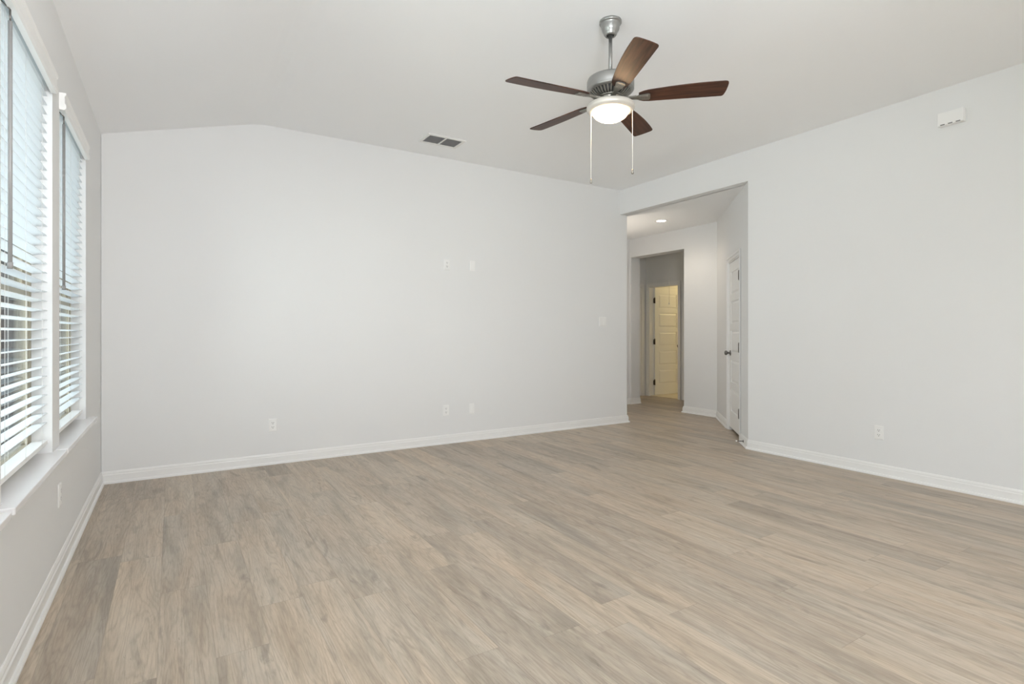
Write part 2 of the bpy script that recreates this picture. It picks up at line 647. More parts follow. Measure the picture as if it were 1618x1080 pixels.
# ------------------------------------------------------------------ walls
WIN = [(-1.95, -0.95), (-0.75, 0.25), (1.31, 2.21), (2.39, 3.29), (3.478, 4.45)]
WZ0, WZ1 = 0.605, 2.36
ss = [YB - 0.1]
for a, b in WIN:
    ss += [a, b]
ss += [5.44]
zs = [0, WZ0, WZ1, ZT]
struct(MB().wall((XL, 0), (0, 1), (-1, 0), 0.115, ss, zs, {(1, 1), (3, 1), (5, 1), (7, 1), (9, 1)}).build('wall_left', M['wall']),
       'white window wall on the left', 'wall')
struct(MB().wall((0, YF), (1, 0), (0, 1), 0.115, [-0.474, XE], [0, ZT]).build('wall_far', M['wall'], bevel=0.008),
       'long blank white far wall', 'wall')
struct(MB().wall((XW, 0), (0, 1), (1, 0), 0.118, [YB - 0.1, YC, 5.323], [0, ZH, ZT], {(1, 0)}).build('wall_right', M['wall']),
       'white right wall with the header over the hall opening', 'wall')
# rear wall, behind the viewpoint, with a wide glazed opening
struct(MB().wall((0, YB), (1, 0), (0, -1), 0.12, [-0.474, 0.3, 4.7, 4.994], [0, 0.15, 2.35, ZT], {(1, 1)}).build('wall_rear', M['wall']),
       'rear wall with a wide opening', 'wall')

# angled wall with the pantry door
dvec = Vector((XB - XW, YD - YC)).normalized()
dl = hypot(XB - XW, YD - YC)
D0, D1 = 0.435, 1.155                       # pantry door opening along the angled wall
DZ = 2.045
struct(MB().wall((XW, YC), dvec, (dvec.y, -dvec.x), 0.115, [0.0, D0, D1, dl + 0.02], [0, DZ, ZT - 0.37], {(1, 0)})
       .build('wall_angled', M['wall']), 'angled white wall holding the narrow pantry door', 'wall')
# hall back wall with its tall opening
struct(MB().wall((XB, 0), (0, 1), (1, 0), 0.21, [4.86, 5.535, 6.635, 7.53], [0, 2.433, 2.85], {(1, 0)}).build('wall_hall', M['wall'], bevel=0.006),
       'hall wall with a tall cased-free opening', 'wall')
struct(MB().wall((0, 6.672), (1, 0), (0, 1), 0.1, [4.4, XB], [0, 2.85]).build('wall_hall_left', M['wall']), 'sliver of hall wall past the far wall', 'wall')
struct(MB().wall((4.5, 0), (0, 1), (-1, 0), 0.1, [5.44, 6.77], [0, 2.85]).build('wall_hall_end', M['wall']), 'hall end wall behind the far wall', 'wall')
# vestibule and bath
VD0, VD1 = 6.80, 7.50
struct(MB().wall((0, YV), (1, 0), (0, 1), 0.1, [6.68, 9.75], [0, 2.85]).build('wall_vestibule_left', M['wall']), 'left vestibule wall', 'wall')
struct(MB().wall((0, 5.0), (1, 0), (0, -1), 0.1, [6.68, 9.75], [0, 2.85]).build('wall_vestibule_right', M['wall']), 'right vestibule wall', 'wall')
B0, B1 = 6.64, 7.335
struct(MB().wall((XV, 0), (0, 1), (1, 0), 0.115, [5.0, B0, B1, YV], [0, 2.045, 2.85], {(1, 0)}).build('wall_vestibule_back', M['wall']),
       'grey vestibule wall around the yellow lit door', 'wall')
struct(MB().wall((9.65, 0), (0, 1), (1, 0), 0.1, [4.9, 7.5], [0, 2.85]).build('wall_bath', M['wall']), 'bath end wall', 'wall')
# pantry walls
struct(MB().wall((0, 2.0), (1, 0), (0, -1), 0.1, [5.11, 6.8], [0, 2.85]).build('wall_pantry_rear', M['wall']), 'pantry rear wall', 'wall')
struct(MB().wall((6.7, 0), (0, 1), (1, 0), 0.1, [1.9, 4.9], [0, 2.85]).build('wall_pantry_side', M['wall']), 'pantry side wall', 'wall')

# ------------------------------------------------------------------ baseboards
BP = [(0, 0), (0.026, 0), (0.026, 0.010), (0.021, 0.019), (0.013, 0.021), (0.013, 0.066), (0.009, 0.073), (0.009, 0.082), (0.004, 0.094), (0, 0.096)]


def baseboard(name, path, label):
    o = MB().sweep(path, BP).build(name, M['trim'])
    struct(o, label, 'baseboard')
    return o


# walked so that the room lies to the left of travel
baseboard('baseboard_far', [(4.95 + 0.173, YF + 0.115), (XE, YF), (XL, YF)], 'white baseboard along the far wall')
baseboard('baseboard_left', [(XL, YF), (XL, YB)], 'white baseboard under the windows')
pD1 = (XW + dvec.x * (D1 + 0.066), YC + dvec.y * (D1 + 0.066))
pD0 = (XW + dvec.x * (D0 - 0.066), YC + dvec.y * (D0 - 0.066))
baseboard('baseboard_right', [(XW, YB), (XW, YC), pD0], 'white baseboard along the right wall and round its corner')
baseboard('baseboard_hall', [pD1, (XB, YD), (XB, 5.535), (XB + 0.21, 5.535)], 'white baseboard in the hall beside the pantry door')
baseboard('baseboard_hall_left', [(XB + 0.21, 6.635), (XB, 6.635), (XB, 6.672), (5.5, 6.672)], 'white baseboard left of the hall opening')


# ------------------------------------------------------------------ casings and doors
def casing(name, origin, d, n, s0, s1, z1, label, w=0.062, t=0.016):
    """flat moulded casing round an opening from s0 to s1 along d, standing out along n"""
    d = Vector((d[0], d[1], 0)).normalized()
    n = Vector((n[0], n[1], 0)).normalized()
    mtx = Matrix(((d.x, n.x, 0, origin[0]), (d.y, n.y, 0, origin[1]), (0, 0, 1, 0), (0, 0, 0, 1)))
    mb = MB()
    for (a, b, z0, zz) in ((s0 - w, s0, 0.0, z1 + w), (s1, s1 + w, 0.0, z1 + w), (s0, s1, z1, z1 + w)):
        mb.box(a, b, 0.0, t * 0.62, z0, zz, mtx)
    for (a, b, z0, zz) in ((s0 - w, s0 - w * 0.55, 0.0, z1 + w), (s1 + w * 0.55, s1 + w, 0.0, z1 + w), (s0 - w * 0.55, s1 + w * 0.55, z1 + w * 0.55, z1 + w)):
        mb.box(a, b, 0.0, t, z0, zz, mtx)
    # jamb lining in the wall's thickness
    mb.box(s0 - 0.001, s0 + 0.012, -0.114, 0.0, 0, z1, mtx)
    mb.box(s1 - 0.012, s1 + 0.001, -0.114, 0.0, 0, z1, mtx)
    mb.box(s0, s1, -0.114, 0.0, z1 - 0.012, z1 + 0.001, mtx)
    o = mb.build(name, M['trim'])
    return struct(o, label, 'door casing')


def panel_door_mesh(w, h, t, mirror=False):
    """slab with five raised horizontal panels on both faces; hinge edge at x=0, face towards -y"""
    mb = MB()
    core = t * 0.5 - min(0.010, t * 0.3)
    mb.box(0, w, -core, core, 0, h)
    st = 0.105 if w > 0.6 else 0.095
    rails = [0.0, 0.20]
    ph = (h - 0.20 - 0.115 - 4 * 0.085) / 5
    z = 0.20
    panels = []
    for k in range(5):
        panels.append((z, z + ph))
        z += ph + 0.085
    for sgn in (-1, 1):
        y0, y1 = sorted((sgn * core, sgn * t * 0.5))
        mb.box(0, st, y0, y1, 0, h)
        mb.box(w - st, w, y0, y1, 0, h)
        zz = 0.0
        for a, b in panels:
            mb.box(st, w - st, y0, y1, zz, a)
            zz = b
        mb.box(st, w - st, y0, y1, zz, h)
        for a, b in panels:
            # raised field with sloped edges
            e0, e1 = 0.012, 0.035
            yb, yt = sgn * core, sgn * (t * 0.5 - 0.001)
            A = [(st + e0, a + e0), (w - st - e0, a + e0), (w - st - e0, b - e0), (st + e0, b - e0)]
            Bq = [(st + e1, a + e1), (w - st - e1, a + e1), (w - st - e1, b - e1), (st + e1, b - e1)]
            va = [mb.bm.verts.new((p[0], yb, p[1])) for p in A]
            vb = [mb.bm.verts.new((p[0], yt, p[1])) for p in Bq]
            mb.bm.faces.new(vb)
            mb.bm.faces.new(va[::-1])
            for k in range(4):
                mb.bm.faces.new([va[k], va[(k + 1) % 4], vb[(k + 1) % 4], vb[k]])
    return mb


def knob_mesh(side):
    """round knob, rose and neck sticking out along side * y"""
    rot = Matrix.Rotation(-side * pi / 2, 4, 'X')
    prof = [(0, 0), (0.033, 0), (0.033, 0.004), (0.028, 0.009), (0.012, 0.012), (0.011, 0.030), (0.017, 0.036), (0.027, 0.044),
            (0.0285, 0.054), (0.025, 0.064), (0.014, 0.070), (0, 0.071)]
    return MB().lathe(prof, 24, rot)


def hinge_mesh(h=0.09, r=0.007):
    mb = MB()
    mb.rod((0, 0, -h / 2), (0, 0, h / 2), r, 10)
    mb.box(-0.004, 0.026, 0.001, 0.004, -h / 2, h / 2)
    mb.sphere((0, 0, h / 2 + 0.004), r * 0.9, 8)
    mb.sphere((0, 0, -h / 2 - 0.004), r * 0.9, 8)
    return mb


# pantry door (hinges nearest the room corner, closed)
casing('trim_1', (XW, YC), dvec, (-dvec.y, dvec.x), D0, D1, DZ, 'white casing around the narrow pantry door in the angled wall')
pw = D1 - D0 - 0.030
door1 = panel_door_mesh(pw, DZ - 0.058, 0.035).build('door_1', M['door'])
ang = math.atan2(dvec.y, dvec.x)
# local -y of the slab is the pantry side; flip so that the hall face is local +y
door1.location = (XW + dvec.x * (D0 + 0.015) + dvec.y * 0.026, YC + dvec.y * (D0 + 0.015) - dvec.x * 0.026, 0.042)
door1.rotation_euler = (0, 0, ang)
struct(door1, 'closed white five panel pantry door in the angled wall', 'door')
k = knob_mesh(1).build('door_knob', M['steel'], door1)
k.location = (pw - 0.062, 0.0175, 0.90)
tag(k, 'brushed metal round knob')
k = knob_mesh(-1).build('door_knob', M['steel'], door1)
k.location = (pw - 0.062, -0.0175, 0.90)
for zz in (0.25, 0.98, 1.78):
    hg = hinge_mesh(0.09, 0.010).build('hinge', M['bronze'], door1)
    hg.location = (-0.002, 0.033, zz)

# half-open door to the yellow-lit room (hinged left, swung 90 degrees inwards)
casing('trim_2', (XV, 0), (0, 1), (-1, 0), B0, B1, 2.045, 'pale casing around the doorway with the yellow lit door')
dw = 0.70
door2 = panel_door_mesh(dw, 2.02, 0.035).build('door_2', M['door'])
door2.location = (XV + 0.105, B1 - 0.030, 0.012)
struct(door2, 'cream lit five panel door standing open inwards beyond the hall', 'door')
k = knob_mesh(-1).build('door_knob', M['bronze'], door2)
k.location = (dw - 0.062, -0.0175, 0.915)
k = knob_mesh(1).build('door_knob', M['bronze'], door2)
k.location = (dw - 0.062, 0.0175, 0.915)
for zz in (0.235, 1.00, 1.775):
    hb = MB()
    hb.rod((-0.012, -0.022, -0.048), (-0.012, -0.022, 0.048), 0.012, 10)
    hb.box(-0.040, -0.001, -0.020, -0.014, -0.045, 0.045)
    hb.sphere((-0.012, -0.022, 0.054), 0.010, 8)
    hb.build('hinge', M['bronze'], door2).location = (0, 0, zz)
# closed door on the vestibule's left wall (only its shaded edge shows)
vc = MB()
for (a, b, z0, z1) in ((VD0 - 0.062, VD0, 0, 2.107), (VD1, VD1 + 0.062, 0, 2.107), (VD0, VD1, 2.045, 2.107)):
    vc.box(a, b, YV - 0.016, YV + 0.001, z0, z1)
struct(vc.build('trim_3', M['trim']), 'casing of the shaded side door in the vestibule', 'door casing')
dmesh = panel_door_mesh(VD1 - VD0 - 0.006, 2.03, 0.008).build('door_3', M['door'])
dmesh.location = (VD0 + 0.003, YV - 0.004, 0.01)
struct(dmesh, 'shaded closed door on the left of the vestibule', 'door')

# spring door stop on the right wall's short return
ds = thing('door_stop', 'small silver door stop with white tip on the baseboard by the pantry door', 'door stop',
           (XW + dvec.x * 0.17 - dvec.y * 0.013, YC + dvec.y * 0.17 + dvec.x * 0.013, 0.045), ang)
mb = MB()
mb.rod((0, 0, 0), (0, 0.006, 0), 0.013, 14)
for kk in range(12):
    mb.lathe([(0.0042, 0.0), (0.0065, 0.0016), (0.0042, 0.0032)], 10, Matrix.Translation(Vector((0, 0.006 + kk * 0.0046, 0))) @ Matrix.Rotation(-pi / 2, 4, 'X'))
mb.rod((0, 0.004, 0), (0, 0.064, 0), 0.0045, 10)
mb.build('spring', M['steel'], ds)
MB().rod((0, 0.062, 0), (0, 0.078, 0), 0.0085, 12).build('rubber_tip', M['plate'], ds)

# ------------------------------------------------------------------ windows
SILL = [(-2.02, -0.88), (-0.82, 0.32), (1.23, 2.272), (2.312, 3.336), (3.356, 4.545)]
win_label = ['window behind the viewpoint in the left wall', 'window beside the viewpoint in the left wall', 'window nearest the viewpoint, just left of the frame', 'left of the two visible windows in the left wall',
             'far window, nearest the room corner, in the left wall']
for wi, ((a, b), (s0, s1)) in enumerate(zip(WIN, SILL)):
    fr = MB()
    x0, x1 = XL - 0.114, XL - 0.074
    fw = 0.025
    z0 = WZ0 + 0.025
    fr.box(x0, x1, a, a + fw, z0, WZ1)
    fr.box(x0, x1, b - fw, b, z0, WZ1)
    fr.box(x0, x1, a + fw, b - fw, WZ1 - fw, WZ1)
    fr.box(x0, x1, a + fw, b - fw, z0, z0 + fw)
    w = fr.build('window_%d' % (wi + 1), M['vinyl'], bevel=0.003)
    struct(w, 'almond framed ' + win_label[wi], 'window')
    zm = 1.36

    def sash(x, za, zb, rw, name):
        sb = MB()
        ya, yb = a + fw, b - fw
        sb.box(x - 0.0085, x + 0.0085, ya, ya + rw, za, zb)
        sb.box(x - 0.0085, x + 0.0085, yb - rw, yb, za, zb)
        sb.box(x - 0.0085, x + 0.0085, ya + rw, yb - rw, za, za + rw)
        sb.box(x - 0.0085, x + 0.0085, ya + rw, yb - rw, zb - rw, zb)
        so = sb.build(name, M['vinyl'], w, bevel=0.002)
        MB().box(x - 0.003, x + 0.003, ya + rw - 0.004, yb - rw + 0.004, za + rw - 0.004, zb - rw + 0.004).build('glass_pane', M['glass'], so)
    sash(XL - 0.1045, zm - 0.02, WZ1 - fw, 0.030, 'upper_sash')
    sash(XL - 0.0865, z0 + fw, zm + 0.02, 0.030, 'lower_sash')
    pts = [(XL - 0.076, a + 0.002), (XL + 0.001, a + 0.002), (XL + 0.001, s0), (XL + 0.046, s0), (XL + 0.05, s0 + 0.004),
           (XL + 0.05, s1 - 0.004), (XL + 0.046, s1), (XL + 0.001, s1), (XL + 0.001, b - 0.002), (XL - 0.076, b - 0.002)]
    so = MB().prism(pts, WZ0 + 0.001, WZ0 + 0.025, 'z').build('window_sill', M['sill'], w, bevel=0.003)
    tag(so, 'glossy white sill')


# ------------------------------------------------------------------ blinds
def make_blind(a, b, va, vb, wy, label):
    t = thing('window_blind', label, 'window blind', (XL - 0.042, (a + b) / 2, WZ0 + 0.025), 0, 'white slatted blinds in the left wall windows')
    ox, oy, oz = t.location
    ya, yb = a + 0.008 - oy, b - 0.008 - oy
    hr = MB().box(-0.030, 0.026, ya, yb, 2.305 - oz, 2.352 - oz).build('headrail', M['slat'], t)
    v = MB()
    vx = XL - ox
    prof = [(vx, 2.292), (vx + 0.020, 2.292), (vx + 0.027, 2.300), (vx + 0.027, 2.318), (vx + 0.022, 2.324), (vx + 0.022, 2.358), (vx + 0.027, 2.366),
            (vx + 0.027, 2.376), (vx, 2.376)]
    v.prism([(px, pz - oz) for px, pz in prof], va - oy, vb - oy, 'y')
    v.build('valance', M['blind'], t)
    sl = MB()
    z = 2.283
    n = 0
    tilt = radians(-6)
    while z > 0.73:
        mtx = Matrix.Translation(Vector((0, 0, z - oz))) @ Matrix.Rotation(tilt, 4, 'Y')
        sl.prism([(-0.025, -0.0006), (-0.012, 0.0010), (0, 0.0016), (0.012, 0.0010), (0.025, -0.0006), (0.025, -0.0034), (0.012, -0.0018), (0, -0.0012), (-0.012, -0.0018), (-0.025, -0.0034)],
                 ya, yb, 'y', mtx)
        z -= 0.0432
    sl.build('slats', M['slat'], t)
    br = MB().box(-0.026, 0.026, ya, yb, 0.672 - oz, 0.692 - oz, bev=0.003).build('bottom_rail', M['blind'], t)
    for f in (0.14, 0.5, 0.86):
        yy = ya + (yb - ya) * f
        MB().rod((0.0, yy, 0.6705 - oz), (0.0, yy, 0.673 - oz), 0.006, 10).build('cord_button', M['blind'], br)
    for f in (0.14, 0.5, 0.86):
        yy = ya + (yb - ya) * f
        for cx_ in (0.0262, -0.0262):
            MB().rod((cx_, yy, 0.682 - oz), (cx_, yy, 2.31 - oz), 0.0006, 6).build('ladder_cord', M['cord'], t)
    wx = XL + 0.007 - ox
    wd = MB()
    wd.rod((wx, wy - oy, 1.425 - oz), (wx, wy - oy, 2.245 - oz), 0.0062, 8)
    wd.rod((wx, wy - oy, 1.405 - oz), (wx, wy - oy, 1.427 - oz), 0.0080, 8)
    wd = wd.build('tilt_wand', M['wand'], t)
    hk = MB()
    hk.rod((wx, wy - oy, 2.245 - oz), (wx, wy - oy, 2.285 - oz), 0.0030, 8)
    hk.rod((wx, wy - oy, 2.285 - oz), (0.020, wy - oy, 2.315 - oz), 0.0025, 8)
    hk.build('wand_hook', M['steel'], wd)
    return t


make_blind(2.39, 3.29, 2.345, 3.257, 2.473, 'white blind with a long tilt wand in the nearer visible left window')
make_blind(3.478, 4.45, 3.470, 4.40, 3.555, 'white blind in the far left window beside the room corner')


# ------------------------------------------------------------------ ceiling fan
FX, FY = 2.228, 2.457
fan = thing('ceiling_fan', 'five blade dark walnut ceiling fan with pewter motor and lit bowl', 'ceiling fan', (FX, FY, ZC))


def fz(z):
    return 1.188 + (z - 1.188) * 1.0146 - ZC if z < 2.9 else z - ZC


cn = MB().lathe([(0, 0), (0.0655, 0), (0.0665, fz(3.047)), (0.0665, fz(3.039)), (0.064, fz(3.035)), (0.0575, fz(3.034)), (0.0555, fz(3.026)), (0.0545, fz(3.012)), (0.051, fz(2.998)), (0.045, fz(2.986)),
                 (0.041, fz(2.982)), (0.0405, fz(2.977)), (0.037, fz(2.969)), (0.032, fz(2.963)), (0.027, fz(2.961)), (0.023, fz(2.965)), (0.021, fz(2.975)), (0, fz(2.975))], 48).build('canopy', M['pewter'], fan)
MB().lathe([(0, fz(2.963)), (0.0205, fz(2.963)), (0.0205, fz(2.973)), (0, fz(2.973))], 24).build('ball_socket', M['dark'], cn)
MB().rod((0, 0, fz(2.965)), (0, 0, fz(2.69)), 0.0112, 18).build('downrod', M['pewter'], fan)
mo = MB().lathe([(0, fz(2.715)), (0.020, fz(2.715)), (0.024, fz(2.708)), (0.030, fz(2.702)), (0.085, fz(2.697)), (0.118, fz(2.689)), (0.134, fz(2.680)), (0.1395, fz(2.668)),
                 (0.1395, fz(2.628)), (0.137, fz(2.622)), (0.1395, fz(2.617)), (0.136, fz(2.611)), (0.128, fz(2.607)), (0.10, fz(2.604)), (0, fz(2.604))], 56).build('motor_housing', M['pewter'], fan)
vr = MB()
vr.lathe([(0, fz(2.605)), (0.119, fz(2.605)), (0.095, fz(2.584)), (0.074, fz(2.578)), (0, fz(2.578))], 48)
vr.build('vent_ring', M['dark'], mo)
vf = MB()
for kk in range(36):
    mtx = Matrix.Rotation(2 * pi * kk / 36, 4, 'Z')
    pr = [(0.074, fz(2.574)), (0.096, fz(2.579)), (0.126, fz(2.605)), (0.117, fz(2.606)), (0.092, fz(2.586)), (0.074, fz(2.581))]
    vf.prism(pr, -0.0035, 0.0035, 'y', mtx)
vf.lathe([(0.068, fz(2.580)), (0.077, fz(2.577)), (0.077, fz(2.571)), (0.068, fz(2.571))], 48)
vf.build('vent_fins', M['nickel'], mo)
MB().lathe([(0, fz(2.578)), (0.064, fz(2.578)), (0.066, fz(2.566)), (0.061, fz(2.554)), (0.055, fz(2.546)), (0.058, fz(2.536)), (0.052, fz(2.530)), (0, fz(2.530))], 40).build('switch_housing', M['nickel'], fan)

ZBL = 2.566
PITCH = radians(-12)


def blade_outline():
    pts = []
    n = 16
    # +t edge (nearly straight), root to tip
    for i in range(n + 1):
        s = i / n
        r = 0.165 + s * (0.632 - 0.165)
        pts.append((r, 0.048 + 0.016 * s - 0.014 * max(0, 1 - s / 0.12) ** 2))
    # tip, rounded corners
    pts += [(0.641, 0.061), (0.647, 0.053), (0.652, 0.035), (0.657, 0.010), (0.660, -0.020), (0.661, -0.046), (0.659, -0.058), (0.652, -0.066)]
    for i in range(n, -1, -1):
        s = i / n
        r = 0.165 + s * (0.640 - 0.165)
        pts.append((r, -(0.046 + 0.030 * sin(pi * min(1, s * 0.62 + 0.02)) - 0.004 * s) + 0.014 * max(0, 1 - s / 0.12) ** 2))
    return pts


def iron_mesh():
    """cast blade holder: tapered plate under the blade and a twisted arm back to the motor"""
    mb = MB()
    plate = [(0.150, -0.013), (0.168, -0.020), (0.205, -0.026), (0.222, -0.027), (0.230, -0.020), (0.232, 0.0), (0.230, 0.020), (0.222, 0.027), (0.205, 0.026), (0.168, 0.020), (0.150, 0.013)]
    mb.prism(plate, -0.0105, -0.0040, 'z')
    inner = [(0.165, -0.012), (0.205, -0.018), (0.218, -0.016), (0.220, 0.0), (0.218, 0.016), (0.205, 0.018), (0.165, 0.012)]
    mb.prism(inner, -0.0125, -0.0104, 'z')
    return mb


proto_blade = None
proto_iron = None
for kk in range(5):
    th = radians(-116.6 + 72 * kk)
    if kk == 0:
        bl = MB().prism(blade_outline(), -0.003, 0.003, 'z').build('blade', M['blade'], fan, bevel=0.0015)
        ir = iron_mesh().build('blade_iron', M['nickel'], bl)
        arm = MB()
        arm.prism([(0.060, -0.016), (0.105, -0.010), (0.152, -0.0145), (0.152, 0.0145), (0.105, 0.010), (0.060, 0.016)], -0.006, 0.004, 'z')
        am = arm.build('arm', M['nickel'], ir)
        am.location = (0, 0, -0.004)
        for (sx, sy) in ((0.180, -0.010), (0.180, 0.010), (0.208, 0.0)):
            MB().sphere((sx, sy, -0.0125), 0.0032, 8, 0.6).build('screw_head', M['steel'], ir)
        proto_blade = bl
    else:
        bl = copy_tree(proto_blade, fan)
    bl.location = (0, 0, fz(ZBL))
    bl.rotation_mode = 'XYZ'
    bl.rotation_euler = (Matrix.Rotation(th, 4, 'Z') @ Matrix.Rotation(PITCH, 4, 'X')).to_euler()

lk = MB().lathe([(0, fz(2.532)), (0.060, fz(2.532)), (0.110, fz(2.534)), (0.137, fz(2.528)), (0.1415, fz(2.520)), (0.1420, fz(2.508)), (0.139, fz(2.499)), (0.121, fz(2.490)),
                 (0.110, fz(2.4865)), (0.1075, fz(2.490)), (0.1065, fz(2.496)), (0.10, fz(2.505)), (0, fz(2.505))], 56).build('light_fitter', M['rim'], fan)
bw = [(0.1058 * cos(t_), fz(2.492) - 0.060 * sin(t_)) for t_ in [pi / 2 * i / 12 for i in range(13)]]
bw[-1] = (0, fz(2.492) - 0.060)
MB().lathe([(0, fz(2.496)), (0.105, fz(2.496))] + bw, 48).build('light_bowl', M['bowl'], fan)
# pull chains hang from the fitter
fwd = Vector((sin(YAW), cos(YAW), 0))
rgt = Vector((cos(YAW), -sin(YAW), 0))
for (off, dep, zend) in ((-0.112, 0.03, 2.100), (0.128, -0.02, 2.142)):
    c = rgt * off + fwd * dep
    ch = MB()
    ch.rod((c.x, c.y, fz(2.535)), (c.x, c.y, fz(zend)), 0.0013, 8)
    zz = 2.50
    while zz > zend:
        ch.sphere((c.x, c.y, fz(zz)), 0.0021, 6)
        zz -= 0.012
    co = ch.build('pull_chain', M['chain'], fan)
    fb = MB().lathe([(0, 0.006), (0.004, 0.004), (0.0055, -0.004), (0.0075, -0.018), (0.006, -0.024), (0, -0.025)], 14, Matrix.Translation(Vector((c.x, c.y, fz(zend)))))
    fb.build('chain_fob', M['nickel'], co)

# ------------------------------------------------------------------ ceiling vent
vent = thing('ceiling_vent', 'white framed ceiling vent with two dark grey louvered panels', 'air vent', (2.224, 4.842, ZC))
vfm = MB()
VX, VY = 0.168, 0.096
ox_, oy_ = VX + 0.030, VY + 0.030
for (x0, x1, y0, y1) in ((-ox_, ox_, -oy_, -VY), (-ox_, ox_, VY, oy_), (-ox_, -VX, -VY, VY), (VX, ox_, -VY, VY), (-0.008, 0.008, -VY, VY)):
    vfm.box(x0, x1, y0, y1, -0.012, 0.0)
vfm.build('frame', M['grille'], vent, bevel=0.003)
for (x0, x1) in ((-VX, -0.008), (0.008, VX)):
    lv = MB()
    ny = 13
    for i in range(ny):
        yy = -VY + (i + 0.5) * 2 * VY / ny
        mtx = Matrix.Translation(Vector((0, yy, -0.006))) @ Matrix.Rotation(radians(38), 4, 'X')
        lv.box(x0, x1, -0.0065, 0.0065, -0.0007, 0.0007, mtx)
    lv.build('louver_panel', M['louver'], vent)
    MB().box(x0, x1, -VY, VY, -0.0022, -0.0006).build('duct_backing', M['duct'], vent)

# ------------------------------------------------------------------ recessed hall light
rl = thing('recessed_light', 'lit round recessed downlight in the hall ceiling', 'ceiling light', (5.75, 5.31, ZH))
MB().lathe([(0.058, -0.0005), (0.085, -0.0005), (0.088, -0.003), (0.084, -0.006), (0.066, -0.007), (0.058, -0.003)], 40).build('trim_ring', M['plate'], rl)
MB().lathe([(0, -0.0010), (0.062, -0.0010), (0.060, -0.0045), (0, -0.0050)], 32).build('lens', M['can'], rl)
pl = bpy.data.lights.new('downlight_glow', 'SPOT')
pl.energy = 12
pl.color = (1.0, 0.86, 0.70)
pl.shadow_soft_size = 0.05
pl.spot_size = radians(150)
pl.spot_blend = 0.6
plo = bpy.data.objects.new('downlight_glow', pl)
COL.objects.link(plo)
plo.location = (5.75, 5.31, ZH - 0.03)
# fill spot added out of sight behind the far wall, lifting the hall ceiling
spot_light('hall_fill_hidden', (4.9, 6.1, 0.9), (radians(180), 0, 0), 72, 92, 0.9, 0.1, (1.0, 0.90, 0.77))
# warm bath light
pl = bpy.data.lights.new('bath_lamp', 'POINT')
pl.energy = 13
pl.color = (1.0, 0.76, 0.36)
pl.shadow_soft_size = 0.12
plo = bpy.data.objects.new('bath_lamp', pl)
COL.objects.link(plo)
plo.location = (9.2, 6.7, 2.2)

# ------------------------------------------------------------------ attic cord
ac = thing('attic_pull_cord', 'thin attic hatch pull cord hanging in front of the yellow lit door', 'pull cord', (7.0, 6.29, ZH))
MB().rod((0, 0, 0), (0, 0, 1.68 - ZH), 0.0022, 6).build('cord', M['chain'], ac)
MB().lathe([(0, 0.012), (0.004, 0.010), (0.008, -0.004), (0.010, -0.018), (0.007, -0.026), (0, -0.027)], 14, Matrix.Translation(Vector((0, 0, 1.68 - ZH)))).build('pull_handle', M['plate'], ac)


# ------------------------------------------------------------------ wall plates (built facing -y, z up, back at y=0)
def plate_mesh(w=0.070, h=0.115, t=0.0055):
    mb = MB()
    e = 0.006
    A = [(-w / 2, -h / 2), (w / 2, -h / 2), (w / 2, h / 2), (-w / 2, h / 2)]
    Bq = [(-w / 2 + e, -h / 2 + e), (w / 2 - e, -h / 2 + e), (w / 2 - e, h / 2 - e), (-w / 2 + e, h / 2 - e)]
    v0 = [mb.bm.verts.new((p[0], 0.001, p[1])) for p in A]
    v1 = [mb.bm.verts.new((p[0], -t * 0.45, p[1])) for p in A]
    v2 = [mb.bm.verts.new((p[0], -t, p[1])) for p in Bq]
    mb.bm.faces.new(v0)
    mb.bm.faces.new(v2[::-1])
    for P, Q in ((v0, v1), (v1, v2)):
        for i in range(4):
            mb.bm.faces.new([P[i], P[(i + 1) % 4], Q[(i + 1) % 4], Q[i]])
    return mb


def make_outlet(label, loc, rz):
    t = thing('wall_outlet', label, 'wall outlet', loc, rz, 'duplex outlets low on the walls')
    plate_mesh().build('cover_plate', M['plate'], t)
    for s in (-1, 1):
        zc = s * 0.0195
        pts = []
        for i in range(20):
            a_ = 2 * pi * i / 20
            pts.append((max(-0.0165, min(0.0165, 0.0185 * cos(a_))), zc + max(-0.0135, min(0.0135, 0.0165 * sin(a_)))))
        rc = MB().prism(pts, -0.0072, -0.004, 'y').build('receptacle', M['plate'], t)
        sl = MB()
        sl.box(-0.0085, -0.0055, -0.0075, -0.006, zc - 0.002, zc + 0.0085)
        sl.box(0.0055, 0.0085, -0.0075, -0.006, zc - 0.001, zc + 0.0075)
        sl.rod((0, -0.0075, zc - 0.0075), (0, -0.006, zc - 0.0075), 0.0033, 10)
        sl.build('slots', M['slot'], rc)
    MB().lathe([(0, 0.0), (0.003, 0.0), (0.002, 0.0012), (0, 0.0014)], 10, Matrix.Translation(Vector((0, -0.0053, 0))) @ Matrix.Rotation(pi / 2, 4, 'X')).build('screw', M['plate'], t)
    return t


o1 = make_outlet('white duplex outlet low on the far wall, nearest the windows', (0.772, YF, 0.353), 0)
spots = [((2.487, YF, 0.356), 0, 'white duplex outlet low on the far wall, directly below the high outlet', 'duplex outlets low on the walls'),
         ((2.498, YF, 1.915), 0, 'white duplex outlet mounted high on the far wall', None),
         ((XW, 2.23, 0.356), -pi / 2, 'white duplex outlet low on the right wall', 'duplex outlets low on the walls'),
         ((XL, 3.472, 0.387), pi / 2, 'outlet seen edge on, on the left wall below the far window', 'duplex outlets low on the walls')]
for loc, rz, lab, grp in spots:
    c = copy_tree(o1)
    c.location = loc
    c.rotation_euler = (0, 0, rz)
    c['label'] = lab
    if grp is None:
        del c['group']


